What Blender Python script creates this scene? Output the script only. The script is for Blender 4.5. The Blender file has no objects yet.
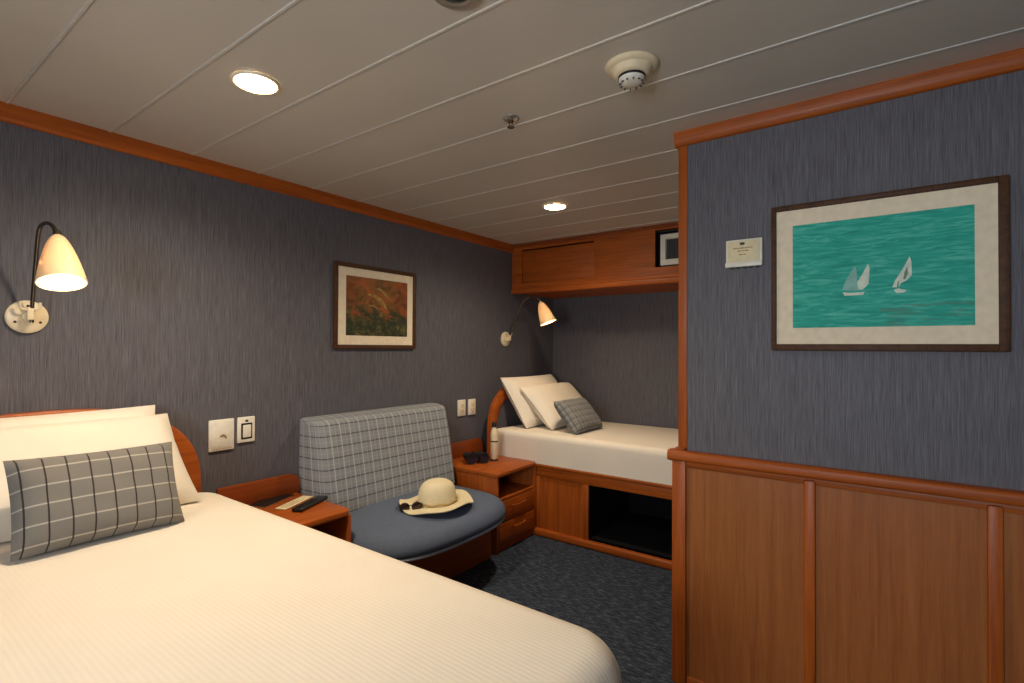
import bpy, bmesh, math, random
from mathutils import Vector, Matrix
random.seed(4)
PI = math.pi
COL = bpy.context.scene.collection
R = math.radians

# ------------------------------------------------------------------ layout
CZ = 1.27            # camera height
H = 2.10             # ceiling
YW = 2.45            # headboard wall
XP = 1.975           # face of the partition
XB = 2.93            # front of the alcove bunk
XE = 4.0             # far wall of the alcove
YP = 0.645           # free edge of the partition

# ------------------------------------------------------------------ materials
def srgb(r, g, b):
    f = lambda c: ((c/255+0.055)/1.055)**2.4 if c/255 > 0.04045 else c/255/12.92
    return (f(r), f(g), f(b), 1)

class NT:
    def __init__(s, name):
        s.m = bpy.data.materials.new(name); s.m.use_nodes = True
        s.t = s.m.node_tree; s.n = s.t.nodes; s.l = s.t.links
        s.b = s.n['Principled BSDF']
    def node(s, typ, **kw):
        n = s.n.new(typ)
        for k, v in kw.items(): setattr(n, k, v)
        return n
    def link(s, a, b): s.l.new(a, b)
    def math(s, op, a, b=None, c=None):
        n = s.node('ShaderNodeMath', operation=op)
        for i, v in enumerate((a, b, c)):
            if v is None: continue
            if isinstance(v, (int, float)): n.inputs[i].default_value = v
            else: s.link(v, n.inputs[i])
        return n.outputs[0]
    def coord(s, kind='Object', scale=(1, 1, 1), loc=(0, 0, 0), rot=(0, 0, 0)):
        tc = s.node('ShaderNodeTexCoord'); mp = s.node('ShaderNodeMapping')
        s.link(tc.outputs[kind], mp.inputs['Vector'])
        mp.inputs['Scale'].default_value = scale; mp.inputs['Location'].default_value = loc
        mp.inputs['Rotation'].default_value = rot
        return mp.outputs[0]
    def noise(s, vec, scale=5, detail=4, rough=.5, dist=0):
        n = s.node('ShaderNodeTexNoise')
        s.link(vec, n.inputs['Vector'])
        n.inputs['Scale'].default_value = scale; n.inputs['Detail'].default_value = detail
        n.inputs['Roughness'].default_value = rough; n.inputs['Distortion'].default_value = dist
        return n.outputs['Fac']
    def ramp(s, fac, stops):
        n = s.node('ShaderNodeValToRGB'); cr = n.color_ramp
        while len(cr.elements) < len(stops): cr.elements.new(.5)
        for e, (p, c) in zip(cr.elements, stops): e.position = p; e.color = c
        s.link(fac, n.inputs[0]); return n.outputs[0]
    def mix(s, fac, a, b, mode='MIX'):
        n = s.node('ShaderNodeMix', data_type='RGBA', blend_type=mode)
        if isinstance(fac, (int, float)): n.inputs[0].default_value = fac
        else: s.link(fac, n.inputs[0])
        for i, v in ((6, a), (7, b)):
            if isinstance(v, tuple): n.inputs[i].default_value = v
            else: s.link(v, n.inputs[i])
        return n.outputs[2]
    def base(s, c):
        if isinstance(c, tuple): s.b.inputs['Base Color'].default_value = c
        else: s.link(c, s.b.inputs['Base Color'])
    def set(s, rough=.5, spec=.5, metal=0, coat=0):
        s.b.inputs['Roughness'].default_value = rough
        s.b.inputs['Specular IOR Level'].default_value = spec
        s.b.inputs['Metallic'].default_value = metal
        s.b.inputs['Coat Weight'].default_value = coat
        s.b.inputs['Coat Roughness'].default_value = .25
    def bump(s, h, strength=.2, dist=.01):
        n = s.node('ShaderNodeBump'); n.inputs['Strength'].default_value = strength
        n.inputs['Distance'].default_value = dist
        s.link(h, n.inputs['Height']); s.link(n.outputs[0], s.b.inputs['Normal'])

def plain(name, c, rough=.5, spec=.5, metal=0, coat=0, var=.06):
    t = NT(name)
    v = t.noise(t.coord(), 40, 3)
    d = tuple(x*(1-var) for x in c[:3])+(1,); u = tuple(min(1, x*(1+var)) for x in c[:3])+(1,)
    t.base(t.ramp(v, [(.3, d), (.7, u)])); t.set(rough, spec, metal, coat)
    return t.m

def wood(name, dark, light, axis='z', rough=.46, coat=.04):
    t = NT(name)
    sc = {'x': (1.2, 26, 26), 'y': (26, 1.2, 26), 'z': (26, 26, 1.2)}[axis]
    g = t.noise(t.coord(scale=sc), 1.6, 6, .6, .6)
    sc2 = tuple(x*5 for x in sc)
    f = t.noise(t.coord(scale=sc2), 1.5, 3, .5)
    c = t.ramp(g, [(.25, dark), (.75, light)])
    c2 = t.mix(.22, c, t.ramp(f, [(.35, dark), (.65, light)]))
    t.base(c2); t.set(rough, .3, 0, coat)
    t.bump(f, .04, .002)
    return t.m

def wallpaper(name, a, b):
    t = NT(name)
    s1 = t.noise(t.coord(scale=(440, 440, 11)), 1, 3, .6)
    s2 = t.noise(t.coord(scale=(120, 120, 3)), 1, 3, .6)
    f = t.math('ADD', t.math('MULTIPLY', s1, .68), t.math('MULTIPLY', s2, .32))
    t.base(t.ramp(f, [(.34, a), (.66, b)])); t.set(.55, .35)
    t.bump(f, .25, .003)
    return t.m

def lines(t, comp, spacing, width, off=0.0):
    """mask that is 1 on stripes of the given width, repeated at spacing"""
    x = t.math('FRACT', t.math('ADD', t.math('DIVIDE', comp, spacing), off))
    d = t.math('ABSOLUTE', t.math('SUBTRACT', x, .5))
    return t.math('LESS_THAN', d, width/spacing/2)

def plaid(name, base, var, vlines, hlines, rough=.9):
    t = NT(name)
    tc = t.node('ShaderNodeTexCoord'); sp = t.node('ShaderNodeSeparateXYZ')
    t.link(tc.outputs['UV'], sp.inputs[0])
    w = t.noise(t.coord('UV', (900, 900, 1)), 1, 2)
    c = t.ramp(w, [(.3, base), (.7, var)])
    for spacing, width, off, col, k in hlines:
        c = t.mix(t.math('MULTIPLY', lines(t, sp.outputs[1], spacing, width, off), k), c, col)
    for spacing, width, off, col, k in vlines:
        c = t.mix(t.math('MULTIPLY', lines(t, sp.outputs[0], spacing, width, off), k), c, col)
    t.base(c); t.set(rough, .2); t.b.inputs['Sheen Weight'].default_value = .15
    t.bump(w, .25, .002)
    return t.m

def emit(name, c, strength):
    t = NT(name); t.base(c)
    t.b.inputs['Emission Color'].default_value = c
    t.b.inputs['Emission Strength'].default_value = strength
    return t.m

M = {}
WD, WL = srgb(126, 57, 14), srgb(186, 95, 29)
for ax in 'xyz': M['wood_'+ax] = wood('cherry_wood_'+ax, WD, WL, ax)
M['panel'] = wood('wainscot_veneer', srgb(134, 74, 32), srgb(168, 102, 52), 'z', .45, .08)
M['wood_red'] = wood('red_cherry_wood', srgb(108, 46, 16), srgb(148, 72, 26), 'x', .42, .08)
M['wood_dark'] = wood('dark_frame_wood', srgb(52, 30, 16), srgb(92, 58, 32), 'x', .6, 0)
M['paper'] = wallpaper('blue_grey_wallpaper', srgb(68, 65, 70), srgb(110, 107, 113))
M['white_paint'] = plain('white_plastic', srgb(226, 220, 204), .4, .5)
M['cream'] = plain('cream_enamel', srgb(232, 214, 178), .35, .5)
M['linen'] = None
M['black'] = plain('black_plastic', srgb(20, 20, 22), .4, .5)
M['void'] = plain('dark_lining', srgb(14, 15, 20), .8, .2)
M['chrome'] = plain('dark_chrome', srgb(120, 112, 102), .25, .5, 1)
M['mat_board'] = plain('cream_mat_board', srgb(232, 216, 188), .8, .2)
M['grey_grille'] = plain('grey_grille', srgb(74, 74, 72), .6, .3)
M['steel'] = plain('brushed_steel', srgb(200, 196, 188), .3, .5, .9)
M['glass_dark'] = plain('brown_lens', srgb(46, 26, 20), .1, .6)
M['piping'] = plain('blue_grey_piping', srgb(158, 166, 180), .8, .2)
M['rope'] = plain('straw_rope', srgb(176, 146, 92), .85, .2)
M['rubber'] = plain('black_rubber', srgb(26, 26, 28), .55, .4)
M['lens_blue'] = plain('coated_lens', srgb(22, 28, 38), .12, .8)

def linen(name, c, ribs=28.5, k=.12, tone=.14, crumple=.0):
    t = NT(name)
    w = t.node('ShaderNodeTexWave', wave_type='BANDS', bands_direction='X')
    t.link(t.coord(scale=(ribs, ribs, ribs)), w.inputs['Vector'])
    w.inputs['Scale'].default_value = 1; w.inputs['Distortion'].default_value = .25
    n = t.noise(t.coord(), 5, 3)
    f = t.noise(t.coord(), 320, 2)
    h = t.math('ADD', t.math('MULTIPLY', w.outputs['Fac'], .7), t.math('MULTIPLY', f, .4))
    if crumple: h = t.math('ADD', t.math('MULTIPLY', t.noise(t.coord(scale=(1, 1, .5)), 13, 2, .5, .8), crumple), t.math('MULTIPLY', f, .1))
    d = tuple(x*.96 for x in c[:3])+(1,); d2 = tuple(x*.80 for x in c[:3])+(1,)
    col = t.ramp(n, [(.3, d), (.7, c)])
    t.base(t.mix(t.math('MULTIPLY', w.outputs['Fac'], tone), col, d2))
    t.set(.9, .15); t.b.inputs['Sheen Weight'].default_value = .1
    t.bump(h, k, .004)
    return t.m
M['linen'] = linen('white_waffle_linen', srgb(232, 221, 204))
M['pillow'] = linen('white_cotton', srgb(232, 222, 206), 28.5, .25, 0, 4)

def carpet():
    t = NT('dark_blue_carpet')
    a = t.noise(t.coord(scale=(90, 22, 1), rot=(0, 0, .5)), 1, 4, .7)
    b = t.noise(t.coord(), 260, 2)
    f = t.math('ADD', t.math('MULTIPLY', a, .65), t.math('MULTIPLY', b, .35))
    t.base(t.ramp(f, [(.36, srgb(30, 36, 46)), (.52, srgb(56, 64, 78)), (.68, srgb(116, 124, 138))])); t.set(.95, .1)
    t.bump(f, .7, .01); return t.m
M['carpet'] = carpet()

def ceiling_mat():
    t = NT('satin_ceiling_strip')
    n = t.noise(t.coord(scale=(1, 1, 1)), 1.5, 2)
    t.base(t.ramp(n, [(.3, srgb(196, 188, 176)), (.7, srgb(206, 198, 186))])); t.set(.34, .5); return t.m
M['ceil'] = ceiling_mat()
M['joint'] = plain('ceiling_joint_highlight', srgb(226, 222, 214), .3, .5, .3)  # paler than the strips: reflection on the joint edges put into the colour

M['seat'] = (lambda t: (t.base(t.ramp(t.noise(t.coord(), 420, 3), [(.3, srgb(74, 84, 104)), (.7, srgb(108, 118, 138))])),
             t.set(.9, .2), t.bump(t.noise(t.coord(), 420, 3), .3, .003), t.m)[-1])(NT('slate_blue_upholstery'))
G = srgb
M['settee_plaid'] = plaid('settee_grid_fabric', G(118, 121, 126), G(146, 148, 150),
    [(.060, .007, 0, G(190, 190, 188), .5), (.060, .004, .5, G(166, 166, 166), .4), (.060, .003, .3, G(92, 92, 98), .35)],
    [(.0560, .0060, .1, G(56, 58, 72), .8), (.0560, .003, 0.6, G(170, 170, 168), .4)])
M['cushion_plaid'] = plaid('grey_windowpane_fabric', G(106, 103, 98), G(130, 126, 120),
    [(.0525, .0042, .1, G(38, 34, 34), .92)], [(.0540, .0046, .1, G(182, 176, 164), .75)])
M['cushion_small'] = plaid('blue_grey_check_fabric', G(112, 112, 112), G(138, 137, 134),
    [(.045, .005, .2, G(74, 74, 82), .7), (.045, .003, .6, G(172, 170, 164), .6)],
    [(.045, .005, .2, G(74, 74, 82), .7), (.045, .003, .6, G(172, 170, 164), .6)])

def straw():
    t = NT('pale_straw')
    w = t.noise(t.coord(scale=(1, 1, 2.5)), 260, 3)
    t.base(t.ramp(w, [(.3, srgb(206, 190, 148)), (.7, srgb(240, 228, 194))])); t.set(.85, .2); t.bump(w, .5, .004); return t.m
M['straw'] = straw()

def teal_art():
    t = NT('teal_seascape')
    a = t.noise(t.coord('UV', (5, 26, 1)), 1, 6, .65, .8)
    b = t.noise(t.coord('UV', (3, 3, 1), (4, 2, 0)), 1, 3)
    c = t.ramp(a, [(.25, srgb(10, 128, 112)), (.5, srgb(34, 168, 148)), (.75, srgb(112, 206, 186))])
    c = t.mix(t.math('MULTIPLY', b, .35), c, srgb(10, 150, 128))
    tc = t.node('ShaderNodeTexCoord'); sp = t.node('ShaderNodeSeparateXYZ'); t.link(tc.outputs['UV'], sp.inputs[0])
    lo = t.math('MULTIPLY', t.math('LESS_THAN', sp.outputs[1], .2), t.math('GREATER_THAN', t.noise(t.coord('UV', (4, 30, 1), (1, 0, 0)), 1, 4), .55))
    lo = t.math('MULTIPLY', lo, t.math('GREATER_THAN', sp.outputs[0], .52))
    c = t.mix(t.math('MULTIPLY', lo, .4), c, srgb(92, 110, 92))
    t.base(c); t.set(.6, .3); return t.m
M['teal'] = teal_art()

def brown_art():
    t = NT('russet_abstract_painting')
    tc = t.node('ShaderNodeTexCoord'); sp = t.node('ShaderNodeSeparateXYZ'); t.link(tc.outputs['UV'], sp.inputs[0])
    a = t.noise(t.coord('UV', (4, 4, 1), (2.3, 1.1, 0)), 1, 5, .6, 1.2)
    b = t.noise(t.coord('UV', (9, 9, 1), (7, 3, 0)), 1, 5, .65, .6)
    hi = t.ramp(a, [(.3, srgb(70, 46, 18)), (.5, srgb(128, 82, 34)), (.66, srgb(168, 84, 40))])
    lo = t.ramp(b, [(.3, srgb(26, 34, 24)), (.55, srgb(62, 64, 40)), (.72, srgb(126, 112, 64))])
    f = t.math('ADD', sp.outputs[1], t.math('MULTIPLY', t.math('SUBTRACT', a, .5), .9))
    ss = t.node('ShaderNodeMapRange', interpolation_type='SMOOTHSTEP'); t.link(f, ss.inputs[0])
    ss.inputs[1].default_value = .25; ss.inputs[2].default_value = .6
    c = t.mix(ss.outputs[0], lo, hi)
    # red patches in the upper corners
    ed = t.math('ABSOLUTE', t.math('SUBTRACT', sp.outputs[0], .47))
    red = t.math('MULTIPLY', t.math('GREATER_THAN', t.math('ADD', ed, t.math('MULTIPLY', t.math('SUBTRACT', b, .5), .8)), .34), t.math('GREATER_THAN', t.math('ADD', sp.outputs[1], t.math('MULTIPLY', t.math('SUBTRACT', a, .5), .8)), .42))
    c = t.mix(t.math('MULTIPLY', red, .3), c, srgb(140, 50, 24))
    t.base(c); t.set(.5, .3); return t.m
M['russet'] = brown_art()
M['leaf_paint'] = plain('tan_paint', srgb(158, 122, 66), .6, .3, var=.4)
M['sail_paint'] = plain('pale_sail_paint', srgb(204, 216, 198), .6, .3, var=.15)
M['sail_mark'] = plain('olive_sail_paint', srgb(112, 134, 112), .6, .3, var=.2)
M['sail_shade'] = plain('greenish_sail_paint', srgb(130, 180, 168), .6, .3, var=.1)
M['card'] = plain('cream_card', srgb(222, 208, 168), .6, .3)
M['ink'] = plain('tan_ink', srgb(164, 132, 92), .7, .2)
M['lens_emit'] = emit('lit_downlight_lens', (1, .80, .52, 1), 40)
M['bulb'] = emit('lit_bulb', (1, .76, .46, 1), 60)
def shade_mat():
    t = NT('cream_lamp_shade')
    t.base(srgb(230, 208, 168)); t.set(.4, .4)
    tr = t.node('ShaderNodeBsdfTranslucent'); tr.inputs[0].default_value = srgb(250, 226, 184)
    mx = t.node('ShaderNodeMixShader'); mx.inputs[0].default_value = .10
    t.link(t.b.outputs[0], mx.inputs[1]); t.link(tr.outputs[0], mx.inputs[2])
    t.link(mx.outputs[0], t.n['Material Output'].inputs[0]); return t.m
M['shade'] = shade_mat()
def pane_mat():
    t = NT('added_window_glass')
    tr = t.node('ShaderNodeBsdfTransparent'); gl = t.node('ShaderNodeBsdfGlossy'); gl.inputs['Roughness'].default_value = .02
    mx = t.node('ShaderNodeMixShader'); mx.inputs[0].default_value = .06
    t.link(tr.outputs[0], mx.inputs[1]); t.link(gl.outputs[0], mx.inputs[2])
    t.link(mx.outputs[0], t.n['Material Output'].inputs[0]); return t.m
M['pane'] = pane_mat()

# ------------------------------------------------------------------ mesh builder
class MB:
    def __init__(s):
        s.bm = bmesh.new(); s.uv = s.bm.loops.layers.uv.new('UVMap')
    def box(s, x0, x1, y0, y1, z0, z1, bev=0, seg=2):
        x0, x1 = sorted((x0, x1)); y0, y1 = sorted((y0, y1)); z0, z1 = sorted((z0, z1))
        b = bmesh.new()
        r = bmesh.ops.create_cube(b, size=1)
        for v in b.verts:
            v.co = Vector(((x0+x1)/2+v.co.x*(x1-x0), (y0+y1)/2+v.co.y*(y1-y0), (z0+z1)/2+v.co.z*(z1-z0)))
        if bev > 0:
            bev = min(bev, .49*min(x1-x0, y1-y0, z1-z0))
            bmesh.ops.bevel(b, geom=list(b.edges), offset=bev, segments=seg, profile=.5, affect='EDGES')
        return s.merge(b)
    def merge(s, b, mat=None):
        me = bpy.data.meshes.new('tmp')
        if mat is not None: bmesh.ops.transform(b, matrix=mat, verts=list(b.verts))
        b.to_mesh(me); b.free(); s.bm.from_mesh(me); bpy.data.meshes.remove(me); return s
    def lathe(s, prof, n=32, mat=None, caps=True):
        """prof: (radius, z) from one end to the other"""
        b = bmesh.new(); rings = []
        for r, z in prof:
            rings.append([b.verts.new((r*math.cos(2*PI*k/n), r*math.sin(2*PI*k/n), z)) for k in range(n)])
        for a, c in zip(rings, rings[1:]):
            for k in range(n):
                b.faces.new((a[k], a[(k+1) % n], c[(k+1) % n], c[k]))
        if caps:
            for rg in (rings[0], rings[-1]):
                try: b.faces.new(rg)
                except ValueError: pass
        bmesh.ops.remove_doubles(b, verts=list(b.verts), dist=1e-6)
        bmesh.ops.recalc_face_normals(b, faces=list(b.faces))
        return s.merge(b, mat)
    def tube(s, pts, rad, n=10, smooth=4, closed=False):
        P = [Vector(p) for p in pts]
        if smooth > 1 and len(P) > 2:
            Q = []; m = len(P)
            rng = range(m if closed else m-1)
            for i in rng:
                if closed: p0, p1, p2, p3 = P[i-1], P[i], P[(i+1) % m], P[(i+2) % m]
                else: p0, p1, p2, p3 = P[max(i-1, 0)], P[i], P[i+1], P[min(i+2, m-1)]
                for k in range(smooth):
                    t = k/smooth
                    Q.append(.5*((2*p1)+(p2-p0)*t+(2*p0-5*p1+4*p2-p3)*t*t+(3*p1-p0-3*p2+p3)*t**3))
            if not closed: Q.append(P[-1])
            P = Q
        b = bmesh.new(); rings = []; m = len(P)
        up = Vector((0, 0, 1)); prev = None
        for i, p in enumerate(P):
            d = (P[(i+1) % m]-P[i-1]) if closed else (P[min(i+1, m-1)]-P[max(i-1, 0)])
            d.normalize()
            if prev is None:
                a = d.cross(up)
                if a.length < .1: a = d.cross(Vector((1, 0, 0)))
            else: a = prev-d*prev.dot(d)
            a.normalize(); prev = a; c = d.cross(a)
            rings.append([b.verts.new(p+rad*(a*math.cos(2*PI*k/n)+c*math.sin(2*PI*k/n))) for k in range(n)])
        pairs = list(zip(rings, rings[1:]))
        if closed: pairs.append((rings[-1], rings[0]))
        for a, c in pairs:
            for k in range(n): b.faces.new((a[k], a[(k+1) % n], c[(k+1) % n], c[k]))
        if not closed: b.faces.new(rings[0]); b.faces.new(rings[-1])
        bmesh.ops.recalc_face_normals(b, faces=list(b.faces))
        return s.merge(b)
    def prism(s, poly, axis, a, c, bev=0):
        """poly: 2-D points; extruded along axis from a to c (poly coordinates are the other two axes in xyz order)"""
        def P(u, v, w): return {'x': (w, u, v), 'y': (u, w, v), 'z': (u, v, w)}[axis]
        b = bmesh.new()
        A = [b.verts.new(P(u, v, a)) for u, v in poly]; B = [b.verts.new(P(u, v, c)) for u, v in poly]
        n = len(poly)
        b.faces.new(A); b.faces.new(list(reversed(B)))
        for i in range(n): b.faces.new((A[i], B[i], B[(i+1) % n], A[(i+1) % n]))
        bmesh.ops.recalc_face_normals(b, faces=list(b.faces))
        if bev > 0:
            big = [e for e in b.edges if len(e.link_faces) == 2 and e.calc_face_angle(0) > .6]
            bmesh.ops.bevel(b, geom=big, offset=bev, segments=2, profile=.5, affect='EDGES')
        return s.merge(b)
    def loft(s, rings, cap0=True, cap1=True, closed=True):
        b = bmesh.new()
        V = [[b.verts.new(p) for p in r] for r in rings]; n = len(rings[0])
        for a, c in zip(V, V[1:]):
            for k in range(n if closed else n-1):
                b.faces.new((a[k], a[(k+1) % n], c[(k+1) % n], c[k]))
        if cap0: b.faces.new(V[0])
        if cap1: b.faces.new(V[-1])
        bmesh.ops.recalc_face_normals(b, faces=list(b.faces))
        return s.merge(b)
    def quad_uv(s, corners):
        vs = [s.bm.verts.new(c) for c in corners]; f = s.bm.faces.new(vs)
        for l, uv in zip(f.loops, ((0, 0), (1, 0), (1, 1), (0, 1))): l[s.uv].uv = uv
        return s
    def grid(s, F, nu, nv, UV=None, flip=False):
        V = [[s.bm.verts.new(F(i/nu, j/nv)) for j in range(nv+1)] for i in range(nu+1)]
        for i in range(nu):
            for j in range(nv):
                idx = [(i, j), (i+1, j), (i+1, j+1), (i, j+1)]
                if flip: idx.reverse()
                f = s.bm.faces.new([V[a][b] for a, b in idx])
                for l, (a, b) in zip(f.loops, idx): l[s.uv].uv = UV(a/nu, b/nv) if UV else (a/nu, b/nv)
        return s

def world_loc(o):
    v = Vector((0, 0, 0))
    while o: v += Vector(o.location); o = o.parent
    return v

def obj(name, mb, mat, parent=None, smooth=True, loc=None, world=False, angle=40):
    """links one mesh object; with world=True the builder's coordinates are room coordinates"""
    bm = mb.bm
    off = Vector((0, 0, 0))
    if world: off = world_loc(parent) if parent else Vector(loc or (0, 0, 0))
    if off.length: bmesh.ops.translate(bm, verts=list(bm.verts), vec=-off)
    me = bpy.data.meshes.new(name); bm.to_mesh(me); bm.free()
    me.materials.append(mat)
    if smooth:
        me.polygons.foreach_set('use_smooth', [True]*len(me.polygons))
        me.set_sharp_from_angle(angle=R(angle))
    o = bpy.data.objects.new(name, me); COL.objects.link(o)
    if parent: o.parent = parent
    elif loc: o.location = loc
    return o

def tag(o, label, cat, group=None):
    o['label'] = label; o['category'] = cat
    if group: o['group'] = group
    return o

def thing(name, label, cat, loc=(0, 0, 0), group=None):
    o = bpy.data.objects.new(name, None); COL.objects.link(o); o.location = loc
    o.empty_display_size = .1
    return tag(o, label, cat, group)

def struct(name, mb, mat, smooth=False):
    o = obj(name, mb, mat, smooth=smooth); o['kind'] = 'structure'; return o

def dup(root, loc, label, rot=None):
    def cp(o, par):
        c = o.copy(); COL.objects.link(c)
        if par: c.parent = par
        for ch in list(o.children): cp(ch, c)
        return c
    r = cp(root, None); r.location = loc
    if rot is not None: r.rotation_euler = rot
    r['label'] = label; return r

# ------------------------------------------------------------------ room shell
XR, YR = -1.25, -1.75        # wall behind the photographer, wall at the right
struct('floor', MB().box(XR-.1, XE+.1, YR-.1, YW+.1, -.1, 0), M['carpet'])
struct('wall_left', MB().box(XR-.1, XE+.1, YW, YW+.1, 0, H+.1), M['paper'])
struct('wall_alcove', MB().box(XE, XE+.1, .2, YW, 0, H+.1), M['paper'])
struct('wall_alcove_end', MB().box(XP+.1, XE, .22, .30, 0, H+.1), M['paper'])
struct('wall_partition', MB().box(XP, XP+.1, YR, YP-.034, 0, H+.1), M['paper'])
struct('wall_right', MB().box(XR-.1, XP, YR-.1, YR, 0, H+.1), M['paper'])
# rear wall; unseen window added to let in cool light
wy0, wy1, wz0, wz1 = -.35, .85, 1.0, 1.65
b = MB()
b.box(XR-.1, XR, YR, wy0, 0, H+.1); b.box(XR-.1, XR, wy1, YW, 0, H+.1)
b.box(XR-.1, XR, wy0, wy1, 0, wz0); b.box(XR-.1, XR, wy0, wy1, wz1, H+.1)
struct('wall_rear', b, M['paper'])
b = MB()
for (a, c, d, e) in ((wy0, wy0+.05, wz0, wz1), (wy1-.05, wy1, wz0, wz1), (wy0+.05, wy1-.05, wz0, wz0+.05), (wy0+.05, wy1-.05, wz1-.05, wz1)):
    b.box(XR-.08, XR+.015, a, c, d, e, .006)
wn = struct('added_window_1', b, M['wood_y'], True)
pn = obj('pane', MB().box(XR-.045, XR-.039, wy0+.05, wy1-.05, wz0+.05, wz1-.05), M['pane'], wn); pn['kind'] = 'structure'

# ceiling: metal strips running across the cabin, pale profiles between them paint in the joints' edge highlights
xs = [.39+.2893*k for k in range(-6, 13)]
b = MB(); j = MB()
edges = [XR-.1]+[x for x in xs if XR < x < XE]+[XE+.1]
for a, c in zip(edges, edges[1:]):
    b.box(a+.0025, c-.0025, YR-.1, YW+.1, H, H+.06, .002, 1)
b.box(XR-.1, XE+.1, YR-.1, YW+.1, H+.01, H+.08)
cl = struct('ceiling', b, M['ceil'], True)
for x in edges[1:-1]: j.box(x-.0045, x+.0045, YR, YW, H-.0025, H+.012, .0015, 1)
jo = obj('joint_highlight', j, M['joint'], cl)

# trims
def rounded_rect(w0, w1, z0, z1, r=.008, n=3):
    pts = []
    for cx, cz, a0 in ((w1-r, z1-r, 0), (w0+r, z1-r, 90), (w0+r, z0+r, 180), (w1-r, z0+r, 270)):
        for k in range(n+1):
            a = R(a0+90*k/n); pts.append((cx+r*math.cos(a), cz+r*math.sin(a)))
    return pts
crown = lambda: [(-.022, 0), (-.022, -.012), (-.020, -.034), (-.014, -.056), (-.006, -.062), (0, -.062), (0, 0)]
XC = 3.357
struct('trim_1', MB().prism([(YW+u, H+v) for u, v in crown()], 'x', XR, XC), M['wood_x'], True)
b = MB().prism([(XP+u, H+v*.86) for u, v in crown()], 'y', YR, YP+.012)
b.box(XP+.001, XP+.12, YP-.002, YP+.012, H-.053, H, .004)
struct('trim_2', b, M['wood_y'], True)
struct('trim_3', MB().box(XP-.004, XP+.104, YP-.034, YP, .89, H-.052, .004), M['wood_z'], True)   # free edge, upper
# wainscot on the partition
ZR = .864
b = MB().box(XP-.006, XP+.001, YR, YP-.03, .0, ZR)
struct('trim_4', b, M['panel'])
b = MB()
b.box(XP-.022, XP+.1, YP-.034, YP+.018, 0, ZR-.01, .005)              # corner post
for y in (.205, -.247, -.70, -1.15): b.box(XP-.020, XP-.004, y-.017, y+.017, .03, ZR-.03, .006)
struct('trim_5', b, M['wood_z'], True)
b = MB()
b.prism(rounded_rect(XP-.040, XP+.02, ZR-.021, ZR+.018, .013, 4), 'y', YR, YP+.030)
b.prism([(XP-.040+.012, YP+.032), (XP+.12, YP+.032), (XP+.12, YP-.04), (XP-.02, YP-.04), (XP-.036, YP+.02)], 'z', ZR-.022, ZR+.014, .006)
b.box(XP-.010, XP-.004, YR, YP-.03, ZR-.046, ZR-.020, .003)
struct('trim_6', b, M['wood_y'], True)
struct('baseboard_partition', MB().prism([(XP-.014, .0), (XP-.014, .03), (XP-.010, .036), (XP, .036), (XP, 0)], 'y', YR, YP-.036), M['wood_y'], True)
struct('baseboard_left', MB().box(XR, XE, YW-.012, YW, 0, .07, .003), M['wood_x'], True)

# ------------------------------------------------------------------ bed linen helper
def rrect(x0, x1, y0, y1, r, n=8, m=10):
    """rounded rectangle outline, anticlockwise, with points along the sides"""
    pts = []
    C4 = ((x1-r, y1-r, 0), (x0+r, y1-r, 90), (x0+r, y0+r, 180), (x1-r, y0+r, 270))
    for i, (cx, cy, a0) in enumerate(C4):
        arc = [(cx+r*math.cos(R(a0+90*k/n)), cy+r*math.sin(R(a0+90*k/n))) for k in range(n+1)]
        pts += arc
        nx, ny, na = C4[(i+1) % 4]
        e = (nx+r*math.cos(R(na)), ny+r*math.sin(R(na)))
        s = arc[-1]
        for k in range(1, m): pts.append((s[0]+(e[0]-s[0])*k/m, s[1]+(e[1]-s[1])*k/m))
    return pts
def spread(x0, x1, y0, y1, z0, z1, rc, rt, crown=.015, flare=.0):
    """a cover tucked over a mattress: vertical sides, rounded top edge, slightly crowned top"""
    rings = []
    def ring(ins, z, k=0):
        r = max(rc-ins, .004)
        return [(x, y, z) for x, y in rrect(x0+ins-flare*k, x1-ins+flare*k, y0+ins-flare*k, y1-ins+flare*k, r)]
    for k in range(5): rings.append(ring(0, z0+(z1-rt-z0)*k/4, 1-k/4))
    for k in range(1, 9):
        a = R(90*k/8); rings.append(ring(rt*(1-math.cos(a)), z1-rt+rt*math.sin(a)))
    half = min(x1-x0, y1-y0)/2
    for t in (.15, .3, .5, .7, .9):
        rings.append(ring(rt+(half-rt)*t, z1+crown*math.sin(t*PI/2)))
    return MB().loft(rings, True, True)

def arch(xc, hw, z0, z1, inner, n=28, e=2.5):
    """headboard outline from right foot over the top to the left foot (inset by inner)"""
    pts = []
    w = hw-inner; h = z1-inner
    zb = .66
    for k in range(n+1):
        a = PI*k/n
        u = math.cos(a); s = abs(math.sin(a))
        x = xc+w*math.copysign(abs(u)**(2/e), u); z = zb+(h-zb)*s**(2/e)
        pts.append((x, z))
    return [(xc+w, z0)]+pts+[(xc-w, z0)]

def headboard(parent, xc, hw, y0, y1, ztop, z0=.30, mat='wood_x'):
    hb = MB()
    o = arch(xc, hw, z0, ztop, 0); i = arch(xc, hw, z0, ztop, .078)
    rings = [[(x, y0+.006, z) for x, z in o], [(x*1, y0, z) for x, z in arch(xc, hw, z0, ztop, .008)],
             [(x, y0, z) for x, z in arch(xc, hw, z0, ztop, .070)], [(x, y0+.006, z) for x, z in i], [(x, y1, z) for x, z in i], [(x, y1, z) for x, z in o]]
    rings.append(rings[0])
    hb.loft(rings, False, False, closed=False)
    h = obj('headboard', hb, M[mat], parent, world=True)
    obj('headboard_panel', MB().prism(arch(xc, hw, z0, ztop, .08), 'y', y0+.016, y1-.002), M['paper'], h, world=True)

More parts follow.
